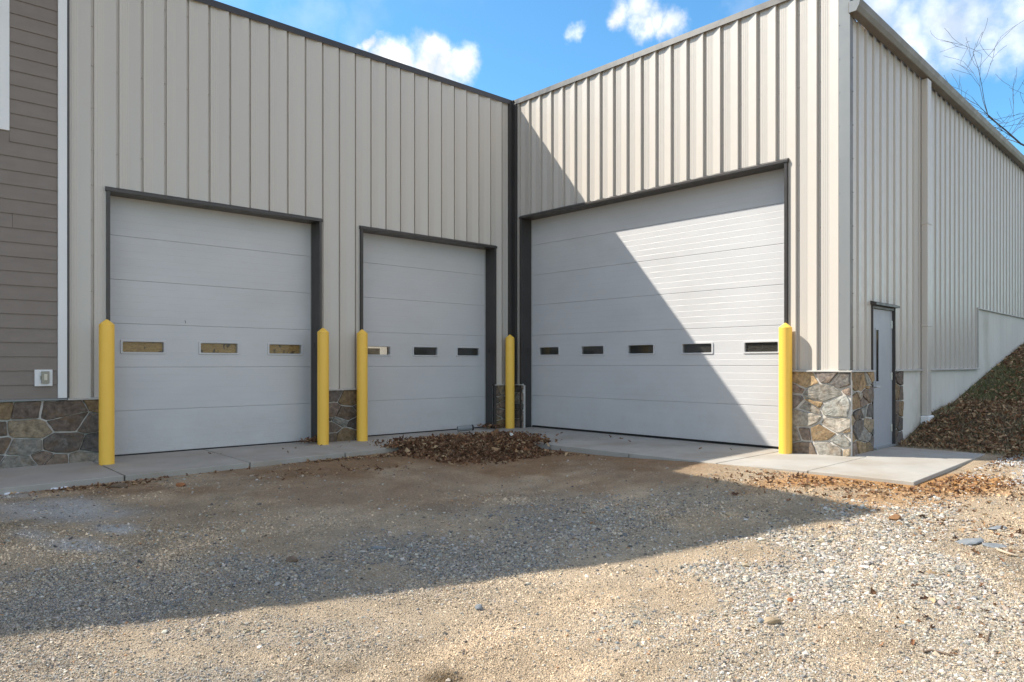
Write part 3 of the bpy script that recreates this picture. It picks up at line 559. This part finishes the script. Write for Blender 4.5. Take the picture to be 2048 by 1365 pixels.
mb.box(fC, a-.025, a, -.011, -.002, z0-.025, z1+.025); mb.box(fC, b, b+.025, -.011, -.002, z0-.025, z1+.025); mb.box(fC, a, b, -.011, -.002, z0-.025, z0); mb.box(fC, a, b, -.011, -.002, z1, z1+.025); mb.build('window_frame', EDOOR, ed)
mb = MB(); mb.box(fC, a, b, -.0115, -.009, z0, z1); pm = M('dark_glass', (.01, .011, .012), .05, .7); mb.build('window_pane', pm, ed)
for z in (.30, 1.09, 1.88):
    mb = MB(); mb.tube([fC(ED[1]-.045, -.005, z-.057), fC(ED[1]-.045, -.005, z+.057)], [.011, .011], 8); mb.box(fC, ED[1]-.075, ED[1]-.04, -.0118, -.0085, z-.057, z+.057); mb.build('hinge', STEEL, ed)
mb = MB(); mb.tube([fC(ED[0]+.075, -.012, .94), fC(ED[0]+.075, .0, .94)], [.03, .028], 12); mb.tube([fC(ED[0]+.075, -.002, .94), fC(ED[0]+.075, .045, .94), fC(ED[0]+.09, .052, .94), fC(ED[0]+.19, .052, .938)], [.009, .009, .009, .007], 8); mb.build('handle', STEEL, ed)
# ---- gutter, downspout
mb = MB(); gp = [(.026, 6.03), (.125, 6.03), (.135, 6.04), (.165, 6.10), (.185, 6.165), (.185, 6.18), (.172, 6.18), (.165, 6.165), (.12, 6.05), (.032, 6.042), (.032, 6.17), (.026, 6.17)]
mb.prism(fC, gp, -.075, ULEN); gt = W(mb.build('gutter', GUTM)); mb = MB(); mb.prism(fC, [(.034, 6.03), (.127, 6.03), (.165, 6.10), (.185, 6.18), (.034, 6.178)], -.080, -.0755); mb.build('end_cap', GALV, gt)  # end cap paler than the gutter: its sunlight is put into the colour
mb = MB(); U0, U1 = 3.145, 3.35
mb.box(fC, U0, U1, .012, .115, .42, 6.028); 
for z in (1.9, 3.6): mb.box(fC, U0-.012, U1+.012, .008, .122, z, z+.03)
ds = W(mb.build('downspout', CLAD, bevel=.012)); mb = MB(); mb.box(fC, U0-.035, U1+.035, .006, .15, .10, .418); mb.build('downspout_boot', WHITE, ds, bevel=.02)
# ------------------------------------------------------------------ siding building
SB = tag(empty('siding_building', (-2, 14, 0)), 'taupe lap sided building with white corner board on a stone base', 'building')
def S(o): o.parent = SB; o.matrix_parent_inverse = SB.matrix_world.inverted(); o.location = (2, -14, 0); return o
sl_z = lambda x: 8.86-.56*(2.45-x)
mb = MB(); z = .835; k = 0
while z < 8.2:
    xl = max(-7, 2.12-(8.55-z-.2)/.64) if z > 2.7 else -7.
    if xl < 1.9:
        if z+.178 > 4.17 and z < 6.9: parts = [(xl, -.1), (1.555, 2.068)] if xl < -.1 else [(1.555, 2.068)]
        else: parts = [(xl, 2.068)]
        if abs(z-2.97) < .09: parts = [(xl, 1.583), (1.586, 2.068)]
        for a, b in parts: mb.prism(fA, [(-.05, z), (.024, z), (.025, z+.004), (.012, z+.182), (-.05, z+.182)], a, b)
    z += .178
mb.box(fA, -.1, 1.5545, -.03, .012, 4.03, 4.169); S(mb.build('siding_wall', SIDING))
mb = MB(); mb.add([(-6.9, YA+.06, -.1), (2.05, YA+.06, -.1), (2.05, YA+.06, 8.5), (-6.9, YA+.06, 2.85), (-6.9, 21, -.1), (2.05, 21, -.1), (2.05, 21, 10.95), (-6.9, 21, 5.3)], [(0, 1, 2, 3), (1, 5, 6, 2), (5, 4, 7, 6), (4, 0, 3, 7), (3, 2, 6, 7)]); S(mb.build('side_wall', SIDING))
rz = lambda x, y: 8.46+.247*(y-9.64)-.64*(2.12-x)
mb = MB(); Q = [(2.12, 9.64), (2.12, 22.), (-7.4, 22.), (-7.4, 9.64)]; mb.add([(x, y, rz(x, y)) for x, y in Q]+[(x, y, rz(x, y)-.16) for x, y in Q], [(0, 1, 2, 3), (7, 6, 5, 4), (0, 4, 5, 1), (1, 5, 6, 2), (2, 6, 7, 3), (3, 7, 4, 0)]); S(mb.build('roof', BRONZE))  # unseen roof, its tilt and overhang guessed to cast the yard shadow
mb = MB(); mb.box(fA, 2.07, 2.172, -.02, .045, .838, 8.4); S(mb.build('corner_board', WHITE, bevel=.004))
mb = MB(); mb.box(fA, 2.174, 2.199, -.02, .042, .838, TOP); S(mb.build('edge_trim', BRONZE, bevel=.003))
mb = MB(); mb.prism(fA, [(0, .84), (.06, .828), (.06, .812), (0, .812)], -7, 2.170); S(mb.build('stone_cap', GALV))
mb = MB(); mb.box(fA, -.10, 1.53, -.03, -.02, 4.2, 6.8); wf = MB()
wf.box(fA, 1.45, 1.552, -.04, .036, 4.17, 6.9); wf.box(fA, -.1, 0., -.04, .036, 4.17, 6.9); wf.box(fA, 0., 1.45, -.04, .036, 4.17, 4.28); wf.box(fA, 0, 1.45, -.04, .036, 6.79, 6.9)
wo = S(wf.build('window', WHITE, bevel=.003)); mb.build('window_pane', M('window_dark', (.02, .025, .03), .06), wo)
mb = MB(); mb.box(fA, 1.815, 2.008, .010, .052, .995, 1.205); pl = S(mb.build('outlet_plate', WHITE, bevel=.004))
mb = MB(); mb.box(fA, 1.882, 1.968, .053, .088, 1.032, 1.185); mb.box(fA, 1.872, 1.882, .053, .07, 1.08, 1.13); BUB = M('clear_cover', (.30, .285, .23), .25); mb.build('outlet_cover', BUB, pl, bevel=.014)
mb = MB(); mb.box(fA, 1.908, 1.944, .0885, .093, 1.07, 1.15); mb.build('outlet', M('outlet_plastic', (.62, .58, .47), .4), pl, bevel=.004)
v, s = stonework(fA, -7., D1[0]-.012, -.05, .806, 10, .38, .20, weights=DK)
v.parent = SB; v.matrix_parent_inverse = SB.matrix_world.inverted(); v.location = (2, -14, 0)
# ------------------------------------------------------------------ bollards
def bollard():
    t = empty('bollard'); n = 40; mb = MB(); r = .091
    mb.tube([(0, 0, -.06), (0, 0, .004), (0, 0, 1.79)], [r, r, r], n, False); s = mb.build('sleeve', YEL, t, True)
    mb = MB(); mb.tube([(0, 0, 1.789), (0, 0, 1.797), (0, 0, 1.803), (0, 0, 1.852), (0, 0, 1.864), (0, 0, 1.868)], [r, r+.0005, r-.003, .03, .012, .001], n, True); mb.build('cap', YEL, t, False); return t
B0 = bollard(); grp = 'yellow bollards guarding the bay doors'
for i, (x, y, z, lab) in enumerate(((2.545, 10.46, -.012, 'yellow bollard between the stone base and the first bay, nearest the outlet box'), (5.715, 10.63, -.008, 'yellow bollard at the right jamb of bay 1, in front of the middle stone pier'),
        (6.46, 10.67, -.008, 'yellow bollard at the left jamb of bay 2, partly hiding its first window'), (9.87, 10.70, .0, 'yellow bollard standing in the leaf heap at the inner corner'), (9.955, 4.965, .0, 'sunlit yellow bollard beside the lit stone pier, casting a shadow on the wall'))):
    o = B0
    if i:
        o = B0.copy(); COL.objects.link(o)
        for ch in B0.children: c = ch.copy(); COL.objects.link(c); c.parent = o
    o.location = (x, y, z); o.rotation_euler = (0, 0, i*.7); tag(o, lab, 'bollard', grp)
# ------------------------------------------------------------------ loose objects
def rock(name, px, py, size, mat, label, cat, z=None, rot=0, flat=1.):
    import bmesh
    x, y = at(px, py, -.22); x, y = at(px, py, float(gz(np.array([x]), np.array([y]))[0])); zz = float(gz(np.array([x]), np.array([y]))[0]) if z is None else z
    b = bmesh.new(); bmesh.ops.create_icosphere(b, subdivisions=2, radius=1); rr = random.Random(int(px*7+py)); dirs = [(rr.gauss(0, 1), rr.gauss(0, 1), rr.gauss(0, 1), rr.uniform(.55, .85)) for _ in range(9)]
    for v in b.verts:
        for a, c, d, lim in dirs:
            L = math.sqrt(a*a+c*c+d*d); t = (v.co.x*a+v.co.y*c+v.co.z*d)/L
            if t > lim: v.co.x -= (t-lim)*a/L; v.co.y -= (t-lim)*c/L; v.co.z -= (t-lim)*d/L
        v.co.x *= size[0]; v.co.y *= size[1]; v.co.z *= size[2]
    me = bpy.data.meshes.new(name); b.to_mesh(me); b.free(); me.materials.append(mat); o = bpy.data.objects.new(name, me); COL.objects.link(o); o.location = (x, y, zz+size[2]*.35); o.rotation_euler = (rr.uniform(-.1, .1), rr.uniform(-.1, .1), rot-TH)
    return tag(o, label, cat)
rock('slate', 1935, 1078, (.15, .08, .022), SLATE, 'largest flat grey slate lying on pale gravel at the right', 'rock', rot=.2)
rock('slate', 1990, 1082, (.09, .06, .018), SLATE, 'smaller dark slate just right of the largest grey slate', 'rock', rot=-.4)
rock('slate', 1995, 1042, (.10, .055, .016), SLATE, 'small flat slate above the larger grey slates, near the clay patch', 'rock', rot=.3)
rock('slate', 1832, 952, (.17, .10, .02), PALEROCK, 'flat pale stone among the leaves off the landing corner', 'rock', rot=.1)
rock('stone', 1540, 1249, (.075, .03, .028), TANROCK, 'long tan stone lying in the pale gravel of the foreground', 'rock', rot=.1)
rock('stone', 1522, 1248, (.03, .028, .026), SLATE, 'dark blue-grey stone touching the left end of the long tan stone', 'rock')
rock('stone', 1465, 1030, (.085, .05, .02), TANROCK, 'flat tan stone lying in the shadow near its tip', 'rock')
rock('stone', 585, 1127, (.055, .045, .03), TWIGM, 'lone brown stone lying in the shaded gravel band', 'rock')
rock('stone', 757, 1098, (.075, .03, .025), SLATE, 'long black stone in the shaded gravel band', 'rock')
rock('stone', 958, 1219, (.03, .027, .024), SLATE, 'lone black stone on bare sunlit dirt in the foreground', 'rock')
rock('stone', 1582, 1206, (.028, .024, .02), CLAYROCK, 'small orange stone in the foreground gravel', 'rock')
rock('clod', 240, 974, (.11, .06, .04), mottled('dirt_clod', (.17, .12, .08), .95, .3, 14, None, .9, 40), 'flat brown clod of earth by the apron edge on the left', 'dirt')
rock('clod', 362, 970, (.06, .05, .04), CLAYROCK, 'reddish brown clod further along the shaded apron edge', 'dirt')
rock('clod', 1790, 1028, (.06, .05, .035), mottled('rust_clod', (.25, .13, .06), .95, .3, 14, None, .9, 40), 'rusty brown clod of soil in front of the orange clay patch', 'dirt')
def stick(pts, r, mat, label):
    P = []
    for px, py in pts:
        x, y = at(px, py, -.25); z = float(gz(np.array([x]), np.array([y]))[0]); x, y = at(px, py, z); P.append((x, y, float(gz(np.array([x]), np.array([y]))[0])+r*1.3))
    mb = MB(); mb.tube(P, [r*(1-.5*i/len(P)) for i in range(len(P))], 6); return tag(mb.build('stick', mat, None, True), label, 'stick')
stick([(1848, 1308), (1862, 1304), (1880, 1309), (1905, 1316)], .007, TWIGM, 'dark curved twig at the bottom right of the gravel')
stick([(1974, 1290), (1977, 1278), (1981, 1268)], .006, TWIGM, 'short black twig standing out on pale gravel near the right edge')
stick([(1995, 1090), (2015, 1098), (2036, 1107)], .012, PALEWOOD, 'pale weathered strip of wood right of the grey slates')
stick([(1470, 1262), (1485, 1263), (1500, 1262)], .004, TWIGM, 'thin brown twig left of the long tan stone')
def patch(name, cx, cy, rx, ry, rot, h, label, cat='snow', mat=SNOW, seed=0, cut=0.):
    n = 110; a = np.linspace(-1.3, 1.3, n); U, V = np.meshgrid(a, a); u, v = U.ravel(), V.ravel(); x = cx+rx*u*math.cos(rot)-ry*v*math.sin(rot); y = cy+rx*u*math.sin(rot)+ry*v*math.cos(rot)
    f = .9-np.hypot(u, v)+(fbm(x*2.2+seed, y*2.2, 4)-.5)*1.5+(fbm(x*13+seed, y*13, 3)-.5)*1.5-cut; hh = h*np.sqrt(np.clip(f, 0, 1))*(.6+.8*fbm(x*9, y*9, 3)); z = gz(x, y)+hh+.004; ok = (f > 0).reshape(n, n); z = np.where(f > 0, z, gz(x, y)-.01)
    q = [(j*n+i, j*n+i+1, (j+1)*n+i+1, (j+1)*n+i) for j in range(n-1) for i in range(n-1) if ok[j, i] or ok[j, i+1] or ok[j+1, i] or ok[j+1, i+1]]
    mb = MB(); used = sorted({k for f_ in q for k in f_}); mp = {k: i for i, k in enumerate(used)}; mb.add([(x[k], y[k], z[k]) for k in used], [tuple(mp[k] for k in f_) for f_ in q])
    return tag(mb.build(name, mat, None, True), label, cat, kind='stuff')
x, y = at(100, 977, -.1); patch('snow_patch', x, y, .40, .10, .07, .02, 'thin strip of icy snow along the shaded apron edge at left', seed=3, cut=.25)
# in the leaf heap
mb = MB(); px_, py_ = at(918, 860, .03); d = np.array([E1[0]*.3, E1[1]*.05]); import mathutils
px_, py_ = at(915, 858, .07); a = np.array([px_, py_, .065]); b = a+np.array([.26, -.12, .02])
mb.tube([a, b], [.052, .052], 20, False); cn = tag(mb.build('pipe_end', GALV, None, True), 'short grey pipe lying half buried behind the leaf heap', 'pipe'); mb = MB(); mb.tube([b-(b-a)*.05, b+(b-a)*.05, b+(b-a)*.06], [.055, .055, .048], 20, True); mb.build('pipe_cap', BLACK, cn)
def crumple(name, cx, cy, cz, r, label, cat):
    import bmesh
    b = bmesh.new(); bmesh.ops.create_icosphere(b, subdivisions=3, radius=1); rr = random.Random(5); ds = [(rr.gauss(0, 1), rr.gauss(0, 1), rr.gauss(0, 1), rr.uniform(.35, .8)) for _ in range(18)]
    for v in b.verts:
        for p, q, s, lim in ds:
            L = math.sqrt(p*p+q*q+s*s); t = (v.co.x*p+v.co.y*q+v.co.z*s)/L
            if t > lim: k = (t-lim)*1.5; v.co.x -= k*p/L; v.co.y -= k*q/L; v.co.z -= k*s/L
        v.co.x *= r[0]; v.co.y *= r[1]; v.co.z *= r[2]
    me = bpy.data.meshes.new(name); b.to_mesh(me); b.free(); me.materials.append(WHITE); o = bpy.data.objects.new(name, me); COL.objects.link(o); o.location = (cx, cy, cz); o.rotation_euler = (.2, .1, .9); return tag(o, label, cat)
px_, py_ = at(1022, 868, .15); CR = crumple('crumpled_cup', px_, py_, .15, (.07, .045, .036), 'crumpled white cup lying on top of the leaf heap', 'litter')
mb = MB(); x, y = at(228, 958, -.08); mb.box(lambda s, o, z: (x+s, y-o, z), -.05, .05, -.012, .012, -.085, -.07); tag(mb.build('paper_scrap', WHITE), 'small white scrap of paper by the apron edge on the left', 'litter')
# ------------------------------------------------------------------ trees and wires
def tree(name, base, h, lean, seed, label, r0):
    rr = random.Random(seed); tk = MB(); br = MB()
    def grow(mb, p, d, L, r, lvl):
        n = 5 if lvl < 2 else 4; pts = [p.copy()]; rad = [r]; q = p.copy(); dd = d.copy(); kids = []
        for i in range(n):
            dd = dd+np.array([rr.gauss(0, .13), rr.gauss(0, .13), rr.gauss(.03, .10)]); dd /= np.linalg.norm(dd); q = q+dd*L/n; pts.append(q.copy()); rad.append(max(r*(1-.62*(i+1)/n), .009)); 
            if lvl < 4 and i >= (1 if lvl else 1): kids.append((q.copy(), dd.copy(), rad[-1]))
        mb.tube(pts, rad, 7 if lvl < 2 else 4 if lvl < 4 else 3, False)
        if lvl >= 4: return
        for (kp, kd, kr) in kids:
            for _ in range(2 if rr.random() < (.7 if lvl < 2 else .2) else 1):
                ax = np.array([rr.gauss(0, 1), rr.gauss(0, 1), rr.gauss(.1, .6)]); nd = kd*.72+ax/np.linalg.norm(ax)*.72; nd /= np.linalg.norm(nd); grow(br, kp, nd, L*rr.uniform(.48, .68), kr*rr.uniform(.5, .72), lvl+1)
    grow(tk, np.array([0, 0, 0.]), np.array(lean)/np.linalg.norm(lean), h*.55, r0, 0)
    t = tag(empty(name, base), label, 'tree', 'bare trees beyond the warehouse'); tk.build('trunk', BARK, t, True, fix=False); br.build('branches', BARK, t, True, fix=False); print(name, len(br.f))
def far(px, Zc, z): X = (px-1024)/F*Zc; return (X*E1[0]+Zc*E1[1], X*E2[0]+Zc*E2[1], z)
tree('bare_tree', far(2205, 36, 2.5), 16, (-.04, .05, 1), 4, 'taller bare tree rising past the gutter at the right edge', .30)
tree('bare_tree', far(2105, 44, 2.5), 11.5, (.02, .0, 1), 9, 'lower twiggy bare tree just above the end of the gutter', .2)
for k, (ya, yb_, lab) in enumerate(((245, 227, 'upper thin power line crossing behind the bare trees'), (261, 247, 'lower thin power line crossing behind the bare trees'))):
    mb = MB(); P = []
    for px in np.linspace(1880, 2500, 14):
        Zc = 55.; zz = CAMZ-((ya+(yb_-ya)*(px-1965)/83)-HZ)/F*Zc; P.append(far(px, Zc, zz))
    mb.tube(P, [.013]*len(P), 5); tag(mb.build('power_line', BLACK), lab, 'wire', 'power lines behind the warehouse')
# ------------------------------------------------------------------ light
d = np.array([.59, -.807, -.985]); d /= np.linalg.norm(d); EL = math.asin(-d[2]); AZ = math.atan2(-d[0], -d[1])
sun = bpy.data.lights.new('sun', 'SUN'); sun.energy = 4.9; sun.angle = R(.53); sun.color = (1, .93, .82); so = bpy.data.objects.new('sun', sun); COL.objects.link(so)
so.rotation_euler = mathutils.Vector(d).to_track_quat('-Z', 'Y').to_euler(); so.location = (-20, 30, 40)
w = bpy.data.worlds.new('World'); sc.world = w; w.use_nodes = True; t = w.node_tree; bg = t.nodes['Background']; sky = t.nodes.new('ShaderNodeTexSky'); sky.sky_type = 'NISHITA'; sky.sun_disc = False; sky.sun_elevation = EL; sky.sun_rotation = AZ
sky.altitude = 100; sky.air_density = 1.0; sky.dust_density = .6; sky.ozone_density = 2.0
SKY = .15; bg.inputs[1].default_value = SKY
class WN(N):
    def __init__(s, t): s.t = t; s.b = None; s.pos = None
g = WN(t); dirv = g.n('ShaderNodeTexCoord').outputs['Generated']
def dvec(px, py): r = np.array([(px-1024)/F*E1[0]+E1[1], (px-1024)/F*E2[0]+E2[1], -(py-HZ)/F]); return r/np.linalg.norm(r), np.linalg.norm(r)
def warp(scale, amt):
    nz = g.n('ShaderNodeTexNoise'); nz.inputs['Scale'].default_value = scale; nz.inputs['Detail'].default_value = 7; nz.inputs['Roughness'].default_value = .58; g.l(dirv, nz.inputs['Vector'])
    a = g.n('ShaderNodeVectorMath', operation='SUBTRACT'); g.l(nz.outputs['Color'], a.inputs[0]); a.inputs[1].default_value = (.5, .5, .5)
    b = g.n('ShaderNodeVectorMath', operation='SCALE'); g.l(a.outputs[0], b.inputs[0]); b.inputs['Scale'].default_value = amt
    c = g.n('ShaderNodeVectorMath', operation='ADD'); g.l(dirv, c.inputs[0]); g.l(b.outputs[0], c.inputs[1])
    n2 = g.n('ShaderNodeVectorMath', operation='NORMALIZE'); g.l(c.outputs[0], n2.inputs[0]); return n2.outputs[0]
def cloud(blobs, wv, soft, dens):
    tot = None
    for px, py, r in blobs:
        c, L = dvec(px, py); dn = g.n('ShaderNodeVectorMath', operation='DISTANCE'); g.l(wv, dn.inputs[0]); dn.inputs[1].default_value = tuple(c)
        f = g.ramp(dn.outputs['Value'], r/F/L*1.0, 0, 0, 1); tot = f if tot is None else g.math('MAXIMUM', tot, f)
    x = g.n('ShaderNodeMapRange', interpolation_type='SMOOTHSTEP'); x.inputs[1].default_value = .04; x.inputs[2].default_value = soft; x.inputs[4].default_value = dens; g.l(tot, x.inputs[0]); return x.outputs[0]
W1 = warp(34, .045); W2 = warp(11, .16)
c1 = cloud([(735, 92, 26), (775, 108, 46), (868, 100, 54), (866, 84, 32), (925, 125, 50), (850, 128, 58), (890, 138, 56), (800, 122, 50)], W1, .85, 1.)
c2 = cloud([(1245, 30, 40), (1282, 10, 48), (1318, 36, 44), (1345, 50, 38), (1290, 46, 40), (1235, 42, 26), (1330, 58, 32)], W1, 1., .97)
c3 = cloud([(1150, 66, 22)], W1, 1.1, .6)
c4 = cloud([(1745, 15, 110), (1830, 60, 95), (1930, 45, 120), (2010, 75, 90), (1820, 95, 55), (2060, 20, 100)], W2, 1.0, .74)
c5 = cloud([(1480, 10, 60), (720, 30, 90), (600, 20, 90), (1560, -60, 120), (400, -90, 160), (900, -140, 160)], W2, 1., .15)
m = None
for c in (c1, c2, c3, c4, c5): m = c if m is None else g.math('MAXIMUM', m, c)
skyc = sky.outputs[0]
skyc = g.mix(1., skyc, (.56, .98, 1.12), 'MULTIPLY')
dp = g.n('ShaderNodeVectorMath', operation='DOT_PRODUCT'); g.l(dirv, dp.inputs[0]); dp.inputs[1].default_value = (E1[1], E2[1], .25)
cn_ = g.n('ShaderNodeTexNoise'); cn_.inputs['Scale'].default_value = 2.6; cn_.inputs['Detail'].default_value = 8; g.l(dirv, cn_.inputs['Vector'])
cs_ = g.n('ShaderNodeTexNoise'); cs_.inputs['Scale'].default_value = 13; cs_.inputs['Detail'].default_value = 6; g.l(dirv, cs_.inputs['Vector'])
ws_ = g.n('ShaderNodeTexNoise'); ws_.inputs['Scale'].default_value = 26; ws_.inputs['Detail'].default_value = 6; g.l(dirv, ws_.inputs['Vector'])
wcol = g.mix(g.ramp(ws_.outputs['Fac'], .36, .56), (3.9, 4.15, 4.5), (6.0, 6.05, 6.15))
fillc = g.mix(g.ramp(cs_.outputs['Fac'], .38, .62), (6.2, 5.3, 4.4), (7.8, 6.8, 5.9))
cfill = g.math('MULTIPLY', g.ramp(cn_.outputs['Fac'], .44, .60), g.ramp(dp.outputs['Value'], .74, .52, 0, .74)); tot = g.mix(cfill, g.mix(m, skyc, wcol), fillc); g.l(tot, bg.inputs[0])  # warm bright clouds added outside the view as fill for shaded walls
# ------------------------------------------------------------------ camera, view
cam = bpy.data.cameras.new('camera'); co = bpy.data.objects.new('camera', cam); COL.objects.link(co); co.location = (0, 0, CAMZ); co.rotation_euler = (R(90), 0, -TH)
cam.sensor_width = 36; cam.lens = 36*F/2048; cam.shift_y = (HZ-682.5)/2048; cam.clip_end = 3000; cam.clip_start = .05; sc.camera = co
sc.view_settings.view_transform = 'Standard'; sc.view_settings.look = 'None'; sc.view_settings.gamma = 1; sc.view_settings.exposure = .60
sc.cycles.max_bounces = 8; sc.cycles.use_denoising = True
